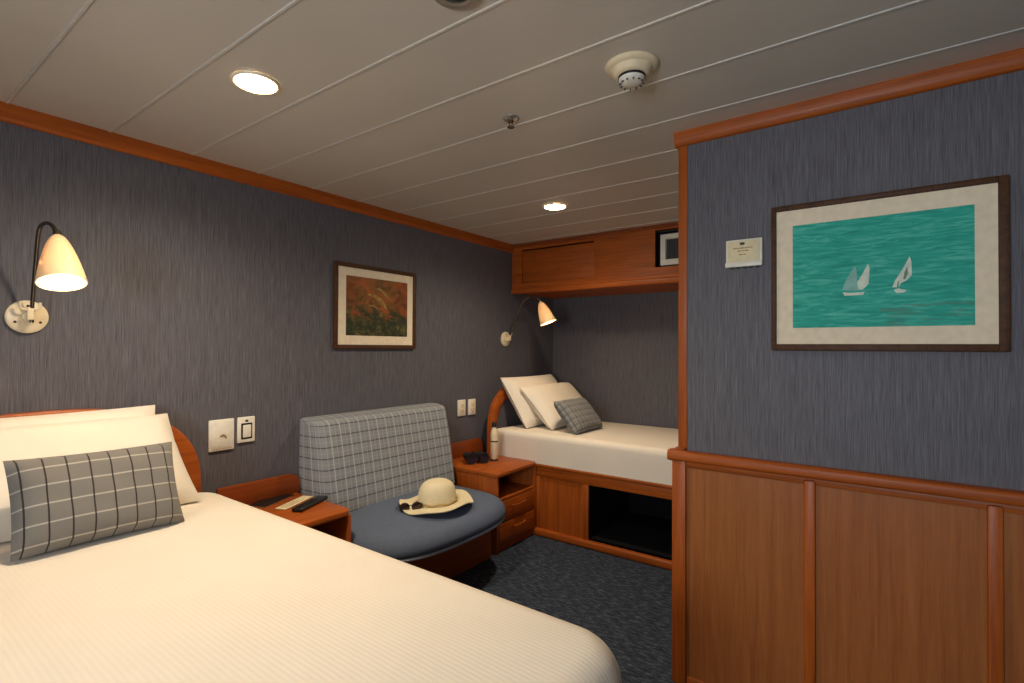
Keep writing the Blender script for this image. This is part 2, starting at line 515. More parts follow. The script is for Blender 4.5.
# soft square cushion / pillow: stands on its lower edge, x = width, z = height, y = thickness
def pillow_mb(w, h, t, pinch=.03, nu=22, nv=16, sag=.0, seam=.004, power=.42, taper=1):
    b = MB()
    def surf(sg):
        def F(a, c):
            u, v = 2*a-1, 2*c-1
            th = (max(0, 1-abs(u)**3.2)*max(0, 1-abs(v)**3.2))**power
            k = 1-pinch*(1-abs(u)**2)*abs(v)**3; q = 1-pinch*(1-abs(v)**2)*abs(u)**3
            x = u*w/2*q*(1-(1-taper)*(v+1)/2); z = h/2+v*h/2*k
            wr = .004*math.sin(9*u+4*v)*math.sin(6*v-3*u)*th
            return (x, sg*(t/2*th+seam/2)+wr+sag*(v*v-1)*.5, z)
        return F
    uv = lambda a, c: (a*w, c*h)
    b.grid(surf(-1), nu, nv, uv); b.grid(surf(1), nu, nv, uv, flip=True)
    bmesh.ops.remove_doubles(b.bm, verts=list(b.bm.verts), dist=seam*1.3)
    return b

# ------------------------------------------------------------------ foreground bed
bed = thing('single_bed', 'foreground single bed with arched cherry headboard against the left wall', 'bed', (.525, 1.45, 0))
b = MB().box(.04, 1.00, .52, 2.40, .05, .30, .01); b.box(.02, 1.02, .50, 2.41, .25, .32, .01)
obj('bed_base', b, M['wood_y'], bed, world=True)
obj('mattress', spread(.02, 1.02, .49, 2.38, .325, .640, .10, .06, .012), M['pillow'], bed, world=True)
headboard(bed, .50, .515, 2.405, 2.448, 1.035)
tag(obj('bedspread', spread(-.005, 1.056, .422, 2.392, .20, .660, .13, .075, .012, .01), M['linen'], loc=(.525, 1.45, .2), world=True),
    'cream ribbed bedspread covering the large bed in the foreground', 'bedspread')
def place(name, mb, mat, loc, rot, label, cat, group=None):
    o = obj(name, mb, M[mat]); o.location = loc; o.rotation_euler = rot
    return tag(o, label, cat, group)
place('pillow', pillow_mb(.78, .378, .15), 'pillow', (.44, 2.275, .671), (R(-18), 0, 0),
      'white pillow furthest back against the foreground bed headboard', 'pillow')
place('pillow', pillow_mb(.84, .39, .17, taper=.90), 'pillow', (.487, 2.15, .671), (R(-34), 0, 0),
      'white pillow directly behind the large grey windowpane check cushion', 'pillow')
place('cushion', pillow_mb(.435, .285, .14, .04), 'cushion_plaid', (.548, 1.935, .674), (R(-25), R(1), R(1)),
      'grey cushion with dark and pale windowpane lines on the foreground bed', 'cushion')

# ------------------------------------------------------------------ alcove bunk
def tilted(mb):               # the berth falls slightly towards the far wall
    for v in mb.bm.verts: v.co.z -= max(0, v.co.z-.48)/.2*(v.co.x-XB)*.034
    return mb
nb = thing('single_bed', 'built-in single bed in the alcove with open storage below', 'bed', (3.46, 1.4, 0))
y0b, y1b = .31, 1.93
b = MB()
b.box(XB+.005, XE-.005, y0b, 2.44, .440, .478, .004)                                # platform
b.box(XB, XB+.022, y0b, y1b, .398, .462, .003)                                      # front rail
b.box(XB-.008, XB+.03, y0b, y1b, .462, .480, .006)                                  # lip
obj('bed_platform', b, M['wood_y'], nb, world=True)
b = MB()
b.box(XB, XB+.02, 1.895, y1b, .045, .398, .002); b.box(XB, XB+.02, 1.530, 1.568, .045, .398, .002)
b.box(XB+.008, XB+.018, 1.565, 1.897, .045, .398)
obj('side_panel', b, M['wood_z'], nb, world=True)
obj('bottom_rail', MB().prism(rounded_rect(XB-.022, XB+.02, 0, .048, .012), 'y', y0b, y1b), M['wood_y'], nb, world=True)
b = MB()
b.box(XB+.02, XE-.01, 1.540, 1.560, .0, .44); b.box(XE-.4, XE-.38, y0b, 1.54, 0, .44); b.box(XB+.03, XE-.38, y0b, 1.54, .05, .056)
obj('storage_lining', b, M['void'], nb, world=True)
headboard(nb, 3.46, .525, 2.325, 2.360, 1.02)
obj('mattress', tilted(spread(XB+.012, XE-.02, .33, 2.30, .482, .664, .05, .03, .004)), M['pillow'], nb, world=True)
tag(obj('bedspread', tilted(spread(XB-.001, XE-.006, .315, 2.312, .4815, .684, .05, .042, .006)), M['linen'], loc=(3.46, 1.4, .48), world=True),
    'white bedspread smoothed over the bed in the alcove', 'bedspread')
place('pillow', pillow_mb(.72, .43, .13), 'pillow', (3.415, 2.095, .686), (R(-34), 0, 0),
      'white pillow leaning furthest back on the alcove bed', 'pillow')
place('pillow', pillow_mb(.70, .40, .14), 'pillow', (3.46, 1.915, .686), (R(-44), 0, 0),
      'white pillow just behind the small check cushion in the alcove', 'pillow')
place('cushion', pillow_mb(.45, .275, .11, .04), 'cushion_small', (3.275, 1.695, .682), (R(-40), R(1), R(3)),
      'small blue-grey check cushion on the alcove bed', 'cushion')

# ------------------------------------------------------------------ overhead cabinet and vent
ZB = 1.704
oc = thing('overhead_cabinet', 'long cherry wood locker mounted high above the alcove bed', 'cabinet', (3.68, 1.4, ZB))
b = MB()
b.box(XC+.012, XE-.002, .305, YW-.003, ZB+.012, ZB+.03)
b.box(XC, XC+.02, 1.255, 1.712, ZB+.03, H-.024); b.box(XC, XC+.02, 2.352, YW-.003, ZB+.03, H-.024)
b.box(XC, XC+.02, 1.712, 2.352, ZB+.03, ZB+.078); b.box(XC, XC+.02, 1.712, 2.352, 2.050, H-.024)
b.box(XC, XC+.02, 1.00, 1.255, ZB+.03, 1.815); b.box(XC, XC+.02, 1.00, 1.255, 2.065, H-.024); b.box(XC, XC+.02, .305, 1.00, ZB+.03, H-.024)
b.box(XC+.02, XE-.002, .305, .32, ZB+.03, H-.024)
obj('body', b, M['wood_y'], oc, world=True, smooth=False)
obj('door', MB().box(XC+.010, XC+.022, 1.714, 2.350, ZB+.080, 2.042, .003), M['wood_y'], oc, world=True)
obj('bottom_rail', MB().prism(rounded_rect(XC-.016, XC+.02, ZB-.004, ZB+.04, .012), 'y', .305, YW-.003), M['wood_y'], oc, world=True)
obj('top_rail', MB().prism([(XC-.012, H-.001), (XC-.012, H-.014), (XC, H-.026), (XC+.02, H-.026), (XC+.02, H-.001)], 'y', .305, YW-.003), M['wood_red'], oc, world=True)
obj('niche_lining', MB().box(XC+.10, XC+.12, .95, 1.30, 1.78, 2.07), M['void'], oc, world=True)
av = thing('air_vent', 'square white framed vent with grey grille set into the overhead locker', 'vent', (XC+.04, 1.09, 1.82))
b = MB()
va, vb, vc, vd = .985, 1.226, 1.826, 2.036
b.box(XC+.018, XC+.06, va, va+.036, vc, vd, .005); b.box(XC+.018, XC+.06, vb-.036, vb, vc, vd, .005)
b.box(XC+.018, XC+.06, va+.03, vb-.03, vc, vc+.04, .005); b.box(XC+.018, XC+.06, va+.03, vb-.03, vd-.034, vd, .005)
obj('vent_frame', b, M['white_paint'], av, world=True)
b = MB().box(XC+.050, XC+.056, va+.03, vb-.03, vc+.03, vd-.03)
for k in range(9): b.box(XC+.040, XC+.052, va+.05+k*.017, va+.053+k*.017, vc+.035, vd-.03)
obj('grille', b, M['grey_grille'], av, world=True)

# ------------------------------------------------------------------ nightstands
def nightstand(x0, x1, y0, zt, label, bx0, bx1, bz, drawers=True):
    """cherry bedside unit: top, sides, open shelf over two drawers, low backboard on the wall"""
    cx = (x0+x1)/2
    t = thing('nightstand', label, 'nightstand', (cx, (y0+YW)/2, 0), 'cherry nightstands along the left wall')
    yb = YW-.014
    r = .045; pts = [(x0-.012, yb), (x0-.012, y0-.012)]
    pts += [(x1+.002-r+r*math.sin(R(a)), y0-.012+r-r*math.cos(R(a))) for a in range(0, 91, 15)]
    pts += [(x1+.002, yb)]
    obj('top', MB().prism(pts, 'z', zt-.026, zt, .005), M['wood_x'], t, world=True)
    for sx in (x0, x1-.02): obj('side_panel', MB().box(sx, sx+.02, y0, yb, .0, zt-.026, .002), M['wood_z'], t, world=True)
    b = MB().box(x0+.02, x1-.02, yb-.012, yb, .03, zt-.026)
    obj('back_panel', b, M['wood_x'], t, world=True)
    zs = zt-.165
    obj('shelf', MB().box(x0+.02, x1-.02, y0+.004, yb-.012, zs-.018, zs, .002), M['wood_x'], t, world=True)
    n = 2; zb = .05; dh = (zs-.018-zb)/n
    for k in range(n):
        z0 = zb+k*dh+.003; z1 = zb+(k+1)*dh-.003
        d = obj('drawer', MB().box(x0+.023, x1-.023, y0-.002, y0+.35, z0, z1, .003), M['wood_x'], t, world=True)
        hx = cx+.01
        b = MB().tube([(hx-.06, y0-.002, z1-.042), (hx-.055, y0-.018, z1-.042), (hx+.055, y0-.018, z1-.042), (hx+.06, y0-.002, z1-.042)], .005, 8, 3)
        obj('handle', b, M['wood_x'], d, world=True)
    obj('plinth', MB().box(x0+.02, x1-.02, y0+.02, y0+.04, 0, .05), M['wood_x'], t, world=True)
    # backboard with rounded end
    rr = .06
    p = [(bx0, zt), (bx0, bz)]+[(bx1-rr+rr*math.sin(R(a)), bz-rr+rr*math.cos(R(a))) for a in range(0, 91, 15)]+[(bx1, zt)]
    obj('backboard', MB().prism(p, 'y', YW-.038, YW-.0145, .004), M['wood_red'], t, world=True)
    return t
nightstand(2.490, 2.922, 1.922, .497, 'cherry nightstand with open shelf and drawers beside the alcove bed', 2.49, 2.955, .605)
nightstand(1.092, 1.470, 1.975, .530, 'cherry nightstand between the foreground bed and the settee', 1.085, 1.487, .630)

# ------------------------------------------------------------------ settee
st = thing('settee', 'built-in blue settee with grid check backrest and curved seat', 'settee', (1.97, 2.1, 0))
sxc, sw, syb, sd = 1.975, .497, 2.02, .335
def seat_ring(ins, z, n=48):
    """superellipse front, straight sides back to the backrest, inset by ins"""
    pts = []
    for i in range(n+1):
        a = PI+PI*i/n
        pts.append((sxc+(sw-ins)*math.copysign(abs(math.cos(a))**(2/2.8), math.cos(a)), syb-(sd-ins)*abs(math.sin(a))**(2/2.8), z))
    return pts+[(sxc+(sw-ins), 2.40-ins*.3, z), (sxc-(sw-ins), 2.40-ins*.3, z)]
rings = [seat_ring(.030, .300), seat_ring(.012, .306)]
for a in range(0, 91, 15): rings.append(seat_ring(.085*(1-math.cos(R(a))), .325+.078*math.sin(R(a))))
for k, z in ((.12, .412), (.17, .421), (.22, .427), (.28, .431), (.32, .432)): rings.append(seat_ring(k, z))
s = obj('seat', MB().loft(rings), M['seat'], st, world=True, angle=60)
obj('piping', MB().tube([(x, y, z) for x, y, z in seat_ring(.012, .303)[:49]], .009, 8, 1), M['piping'], s, world=True)
b = MB().box(sxc-.475, sxc+.475, 1.930, 2.43, 0, .280, .004)
obj('plinth', b, M['wood_x'], st, world=True)
obj('seat_board', MB().loft([seat_ring(.05, .279), seat_ring(.04, .283), seat_ring(.04, .2995)]), M['wood_red'], st, world=True, angle=30)
# backrest
bxc, bhw = 1.985, .485
prof = [(.235, .405), (.222, .50), (.200, .62), (.176, .74), (.157, .82), (.146, .862), (.137, .878), (.116, .891), (.07, .899), (.03, .902), (.004, .901)]
acc = [0]
for p, q in zip(prof, prof[1:]): acc.append(acc[-1]+math.dist(p, q))
def Bk(u, v):
    i = min(int(v*(len(prof)-1)+1e-9), len(prof)-2); f = v*(len(prof)-1)-i
    d = prof[i][0]*(1-f)+prof[i+1][0]*f; z = prof[i][1]*(1-f)+prof[i+1][1]*f
    s_ = 2*u-1; s_ = math.copysign(1-(1-abs(s_))**1.8, s_)
    g = max(0, 1-abs(s_)**36)**.5
    hw = bhw+.0*(1-v)
    return (bxc+hw*s_, YW-.003-d*g, z-.012*(1-g)*(v > .5))
def BkUV(u, v):
    i = min(int(v*(len(prof)-1)+1e-9), len(prof)-2); f = v*(len(prof)-1)-i
    s_ = 2*u-1; s_ = math.copysign(1-(1-abs(s_))**1.8, s_)
    return (bhw*s_+.14*math.copysign(max(0, abs(s_)-.955)/.045, s_)*1+2, acc[i]*(1-f)+acc[i+1]*f)
b = MB().grid(Bk, 90, 30, BkUV, flip=False)
obj('backrest', b, M['settee_plaid'], st, world=True, angle=70)

# ------------------------------------------------------------------ sun hat and sunglasses
hat = thing('sun_hat', 'pale straw sun hat with wavy wide brim on the blue seat', 'hat', (1.985, 1.935, .433))
hat.scale = (1.06, 1.06, 1.06)
crown_prof = [(.098, .012), (.097, .03), (.094, .06), (.088, .085), (.074, .106), (.052, .119), (.026, .124), (0.0005, .125)]
obj('crown', MB().lathe([(r, z) for r, z in crown_prof], 40, Matrix.Diagonal((1.06, .92, 1, 1)), caps=False), M['straw'], hat)
rings = []
for r in (.094, .108, .125, .145, .165, .185, .186, .165, .14, .115, .094):
    top = len(rings) > 5
    rings.append([(1.06*r*math.cos(2*PI*k/64), .92*r*math.sin(2*PI*k/64),
                   (.004 if top else .0) + .008 + max(0, r-.1)/.085*(.010*math.sin(3*2*PI*k/64+.6)+.007*math.sin(5*2*PI*k/64+2)+.004)) for k in range(64)])
obj('brim', MB().loft(rings, False, False), M['straw'], hat)
tw = [(1.06*.1*math.cos(2*PI*k/48), .92*.1*math.sin(2*PI*k/48), .021+.003*math.sin(2*PI*k*8/48)) for k in range(48)]
obj('hat_band', MB().tube(tw, .0045, 6, 1, True), M['rope'], hat)

sg = thing('sunglasses', 'dark brown sunglasses leaning on the brim of the straw hat', 'sunglasses', (1.815, 1.955, .432))
for sx in (-1, 1):
    m = Matrix.Translation((sx*.031, 0, .024)) @ Matrix.Rotation(R(90), 4, 'X') @ Matrix.Diagonal((1.08, .95, 1, 1))
    l = obj('lens', MB().lathe([(.0005, -.002), (.012, -.0015), (.022, 0), (.023, .002), (.012, .0035), (.0005, .004)], 28, m, False), M['glass_dark'], sg)
    ring = [(sx*.031+.0245*math.cos(2*PI*k/28), 0, .024+.0215*math.sin(2*PI*k/28)) for k in range(28)]
    obj('rim', MB().tube(ring, .0028, 6, 1, True), M['black'], l)
    obj('temple', MB().tube([(sx*.055, 0, .034), (sx*.059, .012, .034), (sx*.056, .075, .024), (sx*.050, .10, .008)], .0022, 6, 4), M['black'], sg)
obj('bridge', MB().tube([(-.009, 0, .030), (0, -.003, .034), (.009, 0, .030)], .0022, 6, 4), M['black'], sg)
sg.rotation_euler = (0, 0, R(-38))

# ------------------------------------------------------------------ things on the nightstands
bt = thing('drink_bottle', 'slim cream bottle with dark cap on the far nightstand', 'bottle', (2.775, 2.168, .497))
obj('body', MB().lathe([(.0005, 0), (.022, 0), (.025, .004), (.0255, .18), (.024, .195), (.017, .213), (.015, .222), (.015, .23)], 32), M['cream'], bt)
obj('cap', MB().lathe([(.0005, .228), (.0165, .228), (.017, .232), (.0165, .256), (.014, .260), (.0005, .260)], 28), M['black'], bt)
obj('band', MB().lathe([(.0258, .128), (.0266, .129), (.0266, .135), (.0258, .136)], 32, None, False), M['rubber'], bt)
obj('foot', MB().lathe([(.0005, .0005), (.0258, .0005), (.0268, .003), (.0264, .011), (.0255, .012)], 32, None, False), M['rubber'], bt)

bn = thing('binoculars', 'black binoculars lying on the far nightstand beside the bottle', 'binoculars', (2.655, 2.235, .497))
rx = Matrix.Rotation(R(90), 4, 'X')
for sx in (-1, 1):
    m = Matrix.Translation((sx*.040, 0, .032)) @ rx
    br = obj('barrel', MB().lathe([(.0005, .058), (.026, .058), (.031, .060), (.031, .030), (.029, .022), (.027, -.020), (.019, -.034), (.018, -.045), (.021, -.047), (.021, -.062), (.0005, -.062)], 28, m, False), M['rubber'], bn)
    obj('objective_lens', MB().lathe([(.0005, .0588), (.025, .0588), (.025, .0594), (.0005, .0600)], 24, m, False), M['lens_blue'], br)
obj('hinge', MB().tube([(0, -.035, .040), (0, .040, .040)], .011, 12, 1).box(-.03, .03, -.022, .0, .030, .044, .004).box(-.03, .03, .012, .03, .030, .044, .004), M['black'], bn)
obj('focus_wheel', MB().lathe([(.0005, -.01), (.013, -.01), (.014, -.008), (.014, .008), (.013, .01), (.0005, .01)], 24, Matrix.Translation((0, .05, .040)) @ rx, False), M['black'], bn)
bn.scale = (1.12, 1.12, 1.12)
bn.rotation_euler = (0, 0, R(-32))

ft = thing('folded_leaflet', 'dark folded leaflet nearest the bed on the near nightstand', 'leaflet', (1.315, 2.375, .531))
b = MB().box(-.10, .10, -.045, .045, 0, .004, .001)
obj('pages', b, M['cream'], ft); obj('cover', MB().box(-.102, .102, -.047, .047, .004, .0055, .0004), M['black'], ft)
ft.rotation_euler = (0, 0, R(22))
cd = thing('card', 'long cream card between the dark leaflet and remote control', 'card', (1.365, 2.262, .531))
obj('sheet', MB().box(-.105, .105, -.028, .028, 0, .003, .001), M['card'], cd)
b = MB()
for k in range(3): b.box(-.085, .05-.02*k, -.016+.013*k, -.012+.013*k, .0028, .0036)
obj('print', b, M['ink'], cd)
cd.rotation_euler = (0, 0, R(24))
rc = thing('remote_control', 'black remote control nearest the settee on the near nightstand', 'remote', (1.385, 2.165, .531))
obj('case', MB().box(-.105, .105, -.026, .026, 0, .018, .006, 3), M['black'], rc)
for k in range(6):
    for q in range(3):
        obj('button', MB().box(-.085+k*.022, -.073+k*.022, -.018+q*.013, -.009+q*.013, .017, .0205, .001), M['rubber'], rc)
rc.rotation_euler = (0, 0, R(24))

# ------------------------------------------------------------------ wall lamps (origin: wall point behind the rose, -y into the cabin)
def wall_lamp(loc, label, dx, dy, dz, turn):
    t = thing('wall_lamp', label, 'lamp', loc, 'swan neck reading lamps')
    ry = Matrix.Rotation(R(90), 4, 'X')       # local z -> -y
    p = obj('wall_plate', MB().lathe([(.0005, 0), (.056, 0), (.058, .003), (.057, .010), (.050, .016), (.020, .020), (.018, .040), (.0005, .042)], 40, ry, False), M['cream'], t)
    for k in range(3):
        a = R(90+120*k)
        obj('screw', MB().lathe([(.0005, .016), (.005, .016), (.004, .019), (.0005, .0195)], 10, Matrix.Translation((.038*math.cos(a), 0, .038*math.sin(a))) @ ry, False), M['chrome'], p)
    b = MB().tube([(-.026, -.048, .050), (-.025, -.046, .034), (-.015, -.044, .024), (.015, -.044, .024), (.025, -.046, .034), (.026, -.048, .050)], .004, 8, 4)
    b.box(-.009, .009, -.056, -.030, -.012, .030, .003)
    obj('bracket', b, M['cream'], t)
    obj('arm', MB().tube([(.004, -.048, -.022), (.004, -.050, .03), (.002, -.085, .13), (-.002, -.135, .235), (-.005, -.175+dy*.5, .297+dz*.7), (-.006+dx*.4, -.215+dy*.8, .318+dz), (-.003+dx*.8, -.255+dy, .306+dz), (dx, -.283+dy, .268+dz)], .0062, 10, 6), M['chrome'], t)
    # shade: bullet cone tilted out from the wall
    tilt = Matrix.Translation((dx, -.283+dy, .272+dz)) @ Matrix.Rotation(R(turn), 4, 'Z') @ Matrix.Rotation(R(-21), 4, 'X') @ Matrix.Rotation(R(3), 4, 'Y')
    prof = []
    N = 16; L = .170; RO = .067
    for k in range(N+1):
        s_ = k/N; prof.append((.010+(RO-.010)*s_**.62*(1-.06*s_*s_) if s_ else .010, -L*s_))
    inner = [(r-.003, z) for r, z in reversed(prof[1:])]
    sh = obj('shade', MB().lathe([(.0005, .004), (.009, .003)]+prof+inner+[(.0005, -.012)], 40, tilt, False), M['shade'], t)
    obj('neck', MB().lathe([(.0005, .016), (.009, .016), (.011, .010), (.011, -.004), (.0005, -.004)], 20, tilt, False), M['chrome'], sh)
    bl = [(.0005, -.060), (.012, -.062), (.014, -.085), (.024, -.105), (.029, -.125), (.025, -.143), (.012, -.154), (.0005, -.156)]
    obj('bulb', MB().lathe(bl, 24, tilt, False), M['bulb'], sh)
    return t
L1 = wall_lamp((.453, YW, 1.370), 'lit cream swan neck reading lamp above the foreground bed', .018, .0, -.016, 8)
L2 = wall_lamp((3.268, YW, 1.337), 'lit cream swan neck reading lamp above the alcove bed', .01, -.045, .008, 28)

# ------------------------------------------------------------------ switches and sockets on the left wall
def plate(name, label, cat, x0, x1, z0, z1, group=None):
    t = thing(name, label, cat, ((x0+x1)/2, YW, z0), group)
    obj('plate', MB().box(x0, x1, YW-.013, YW-.0005, z0, z1, .005, 3), M['white_paint'], t, world=True)
    return t
t = plate('blanking_plate', 'larger cream wall plate next to the foreground bed, left of the switch', 'wall plate', 1.057, 1.167, .795, .937)
obj('cover', MB().box(1.066, 1.158, YW-.0155, YW-.012, .812, .928, .002), M['white_paint'], t, world=True)
obj('outlet_mark', MB().tube([(1.104, YW-.0155, .858), (1.108, YW-.019, .866), (1.118, YW-.019, .866), (1.128, YW-.019, .856), (1.126, YW-.0155, .850)], .003, 6, 3), M['ink'], t, world=True)
obj('lower_groove', MB().box(1.068, 1.156, YW-.0145, YW-.012, .804, .8065), M['ink'], t, world=True)
t = plate('light_switch', 'white rocker switch with dark outlined centre above the near nightstand', 'switch', 1.182, 1.264, .817, .937)
obj('surround', MB().box(1.197, 1.249, YW-.0142, YW-.012, .833, .908, .001), M['black'], t, world=True)
obj('rocker', MB().box(1.204, 1.242, YW-.019, YW-.013, .841, .900, .003), M['white_paint'], t, world=True)
obj('indicator', MB().box(1.216, 1.230, YW-.0145, YW-.012, .914, .923, .001), M['black'], t, world=True)
def socket(x0, x1, z0, z1, label):
    t = plate('wall_socket', label, 'socket', x0, x1, z0, z1, 'sockets above the far nightstand')
    xc = (x0+x1)/2
    obj('insert', MB().box(x0+.016, x1-.016, YW-.0160, YW-.012, z0+.014, z1-.014, .003), M['mat_board'], t, world=True)
    for zz in (z0+.038, z1-.038):
        b = MB()
        for sx in (-.009, .009): b.box(xc+sx-.0025, xc+sx+.0025, YW-.0168, YW-.015, zz-.008, zz+.008)
        b.lathe([(.0005, 0), (.004, 0), (.004, .0015), (.0005, .0016)], 12, Matrix.Translation((xc, YW-.0155, zz-.016)) @ Matrix.Rotation(R(90), 4, 'X'), False)
        obj('slot', b, M['ink'], t, world=True)
    return t
socket(2.706, 2.786, .780, .895, 'left one of two white sockets beside the settee back')
socket(2.818, 2.898, .778, .893, 'right one of two white sockets, nearest the alcove bed')

# ------------------------------------------------------------------ pictures
pic = thing('framed_picture', 'small dark framed russet abstract painting on the left wall', 'picture', (2.0, YW, 1.258))
x0, x1, z0, z1 = 1.690, 2.292, 1.258, 1.742
fw_ = .024
b = MB()
b.box(x0, x0+fw_, YW-.019, YW-.001, z0, z1, .004); b.box(x1-fw_, x1, YW-.019, YW-.001, z0, z1, .004)
b.box(x0+fw_-.002, x1-fw_+.002, YW-.019, YW-.001, z0, z0+fw_, .004); b.box(x0+fw_-.002, x1-fw_+.002, YW-.019, YW-.001, z1-fw_, z1, .004)
obj('frame', b, M['wood_dark'], pic, world=True)
obj('mat', MB().box(x0+fw_-.004, x1-fw_+.004, YW-.012, YW-.002, z0+fw_-.004, z1-fw_+.004), M['mat_board'], pic, world=True)
ax0, ax1, az0, az1 = 1.768, 2.222, 1.334, 1.672
art = obj('painting', MB().quad_uv([(ax0, YW-.0125, az0), (ax1, YW-.0125, az0), (ax1, YW-.0125, az1), (ax0, YW-.0125, az1)]), M['russet'], pic, world=True)
def stroke(pts, w, mat, nm):
    """a tapering brush stroke lying on the painting"""
    b = MB(); up_, lo_ = [], []
    n = len(pts)
    for i, (u, v) in enumerate(pts):
        p, q = pts[max(i-1, 0)], pts[min(i+1, n-1)]
        dx, dz = (q[0]-p[0]), (q[1]-p[1]); l = math.hypot(dx, dz) or 1
        ww = w*math.sin(PI*(.08+.84*i/(n-1)))
        up_.append((u-dz/l*ww, v+dx/l*ww)); lo_.append((u+dz/l*ww, v-dx/l*ww))
    poly = [(ax0+(ax1-ax0)*u, az0+(az1-az0)*v) for u, v in up_+lo_[::-1]]
    b.prism(poly, 'y', YW-.0126, YW-.0130)
    obj(nm, b, M[mat], art, world=True)
stroke([(.44, .82), (.52, .83), (.60, .76), (.66, .68), (.68, .63)], .022, 'leaf_paint', 'brush_stroke')
stroke([(.32, .72), (.44, .70), (.54, .62), (.60, .54), (.64, .48)], .034, 'leaf_paint', 'brush_stroke')
stroke([(.34, .52), (.42, .53), (.50, .47)], .016, 'leaf_paint', 'brush_stroke')

pic = thing('framed_picture', 'large framed teal seascape with white sailboats on the partition', 'picture', (XP, .02, 1.262))
ya, yb_, z0, z1 = -.280, .317, 1.264, 1.756
b = MB()
fx0, fx1 = XP-.030, XP-.001
fw_ = .016
b.box(fx0, fx1, ya, ya+.024, z0, z1, .004); b.box(fx0, fx1, yb_-fw_, yb_, z0, z1, .004)
b.box(fx0, fx1, ya+.022, yb_-fw_+.002, z0, z0+.022, .004); b.box(fx0, fx1, ya+.022, yb_-fw_+.002, z1-.017, z1, .004)
obj('frame', b, M['wood_dark'], pic, world=True)
obj('mat', MB().box(XP-.020, XP-.002, ya+.022, yb_-fw_+.004, z0+.018, z1-.018), M['mat_board'], pic, world=True)
pa, pb, pc, pd = -.207, .252, 1.340, 1.685     # painting: right edge, left edge, bottom, top
xa = XP-.0205
art = obj('painting', MB().quad_uv([(xa, pb, pc), (xa, pa, pc), (xa, pa, pd), (xa, pb, pd)]), M['teal'], pic, world=True)
def on_art(px, py):           # u, v from the painting's top left corner, as fractions
    return (pb+(pa-pb)*px, pd+(pc-pd)*py)
def sail(poly, mat, nm='painted_sail', up_=0):
    obj(nm, MB().prism([on_art(*p) for p in poly], 'x', xa-.0012-up_, xa-.0002-up_), M[mat], art, world=True)
sail([(.307, .655), (.318, .60), (.338, .539), (.381, .435), (.389, .481), (.393, .565), (.399, .664), (.34, .661)], 'sail_shade')
sail([(.399, .658), (.394, .588), (.423, .516), (.455, .424), (.464, .467), (.458, .606), (.442, .635), (.42, .66)], 'sail_paint')
sail([(.310, .676), (.36, .684), (.436, .680), (.427, .708), (.320, .708)], 'sail_paint', 'painted_hull')
sail([(.588, .652), (.601, .597), (.634, .519), (.680, .388), (.690, .441), (.691, .554), (.664, .597), (.634, .620), (.621, .655)], 'sail_paint')
sail([(.595, .675), (.621, .664), (.664, .685), (.649, .704), (.608, .704)], 'sail_paint', 'painted_hull')
sail([(.645, .585), (.653, .520), (.668, .478), (.671, .54), (.656, .59)], 'sail_mark', 'sail_patch', .0008)
sail([(.612, .655), (.618, .60), (.624, .60), (.620, .655)], 'sail_mark', 'sail_patch', .0008)

# card holder / thermostat on the partition
ch = thing('card_holder', 'small white notice holder with cream card beside the seascape picture', 'notice', (XP, .41, 1.562))
ca, cb, cz0, cz1 = .347, .468, 1.564, 1.661
obj('back', MB().box(XP-.014, XP, ca, cb, cz0, cz1, .003), M['white_paint'], ch, world=True)
obj('ledge', MB().box(XP-.022, XP-.012, ca-.001, cb+.001, cz0-.002, cz0+.016, .003), M['white_paint'], ch, world=True)
cdo = obj('notice_card', MB().box(XP-.0165, XP-.0135, ca+.008, cb-.008, cz0+.014, cz1-.006, .0008), M['card'], ch, world=True)
obj('emblem', MB().prism([(.402, 1.646), (.408, 1.649), (.419, 1.649), (.421, 1.645), (.417, 1.640), (.406, 1.640)], 'x', XP-.0176, XP-.016), M['black'], cdo, world=True)
b = MB()
for zc, segs in ((1.629, ((.378, .384), (.386, .396), (.398, .404), (.406, .419), (.421, .427), (.429, .442))), (1.619, ((.392, .404), (.406, .414), (.416, .428))), (1.606, ((.400, .408), (.410, .423)))):
    for a, c in segs: b.box(XP-.0172, XP-.016, a, c, zc-.0018, zc+.0018)
obj('print', b, M['ink'], cdo, world=True)
b = MB()
for k in range(5): b.box(XP-.016, XP-.002, ca+.012+k*.021, ca+.022+k*.021, cz0-.006, cz0-.001, .001)
obj('clip', b, M['black'], ch, world=True)

# ------------------------------------------------------------------ ceiling fittings
def downlight(x, y, label):
    t = thing('downlight', label, 'ceiling light', (x, y, H), 'lit recessed downlights')
    obj('trim_ring', MB().lathe([(.0608, -.001), (.0608, -.0065), (.064, -.008), (.069, -.006), (.071, -.001)], 48, None, False), M['cream'], t)
    obj('lens', MB().lathe([(.0005, -.0085), (.040, -.0080), (.0605, -.0055), (.0605, -.001), (.0005, -.001)], 48, None, False), M['lens_emit'], t)
    return t
D1 = downlight(.818, 1.597, 'lit round downlight in the ceiling nearest the foreground bed')
D2 = dup(D1, (2.566, 1.562, H), 'lit round downlight in the ceiling towards the alcove')
sm = thing('smoke_detector', 'cream domed smoke detector on the ceiling', 'smoke detector', (1.415, .600, H))
obj('base', MB().lathe([(.0005, 0), (.076, 0), (.078, -.003), (.075, -.008), (.066, -.012), (.060, -.014), (.052, -.028), (.046, -.032), (.0005, -.032)], 48, None, False), M['cream'], sm)
obj('sensor_head', MB().lathe([(.030, -.031), (.034, -.036), (.038, -.040), (.036, -.046), (.028, -.053), (.014, -.056), (.0005, -.057)], 40, None, False), M['white_paint'], sm)
obj('sensor_slot', MB().lathe([(.0395, -.033), (.0395, -.0385), (.0365, -.0385), (.0365, -.033)], 40, None, False), M['black'], sm)
b = MB()
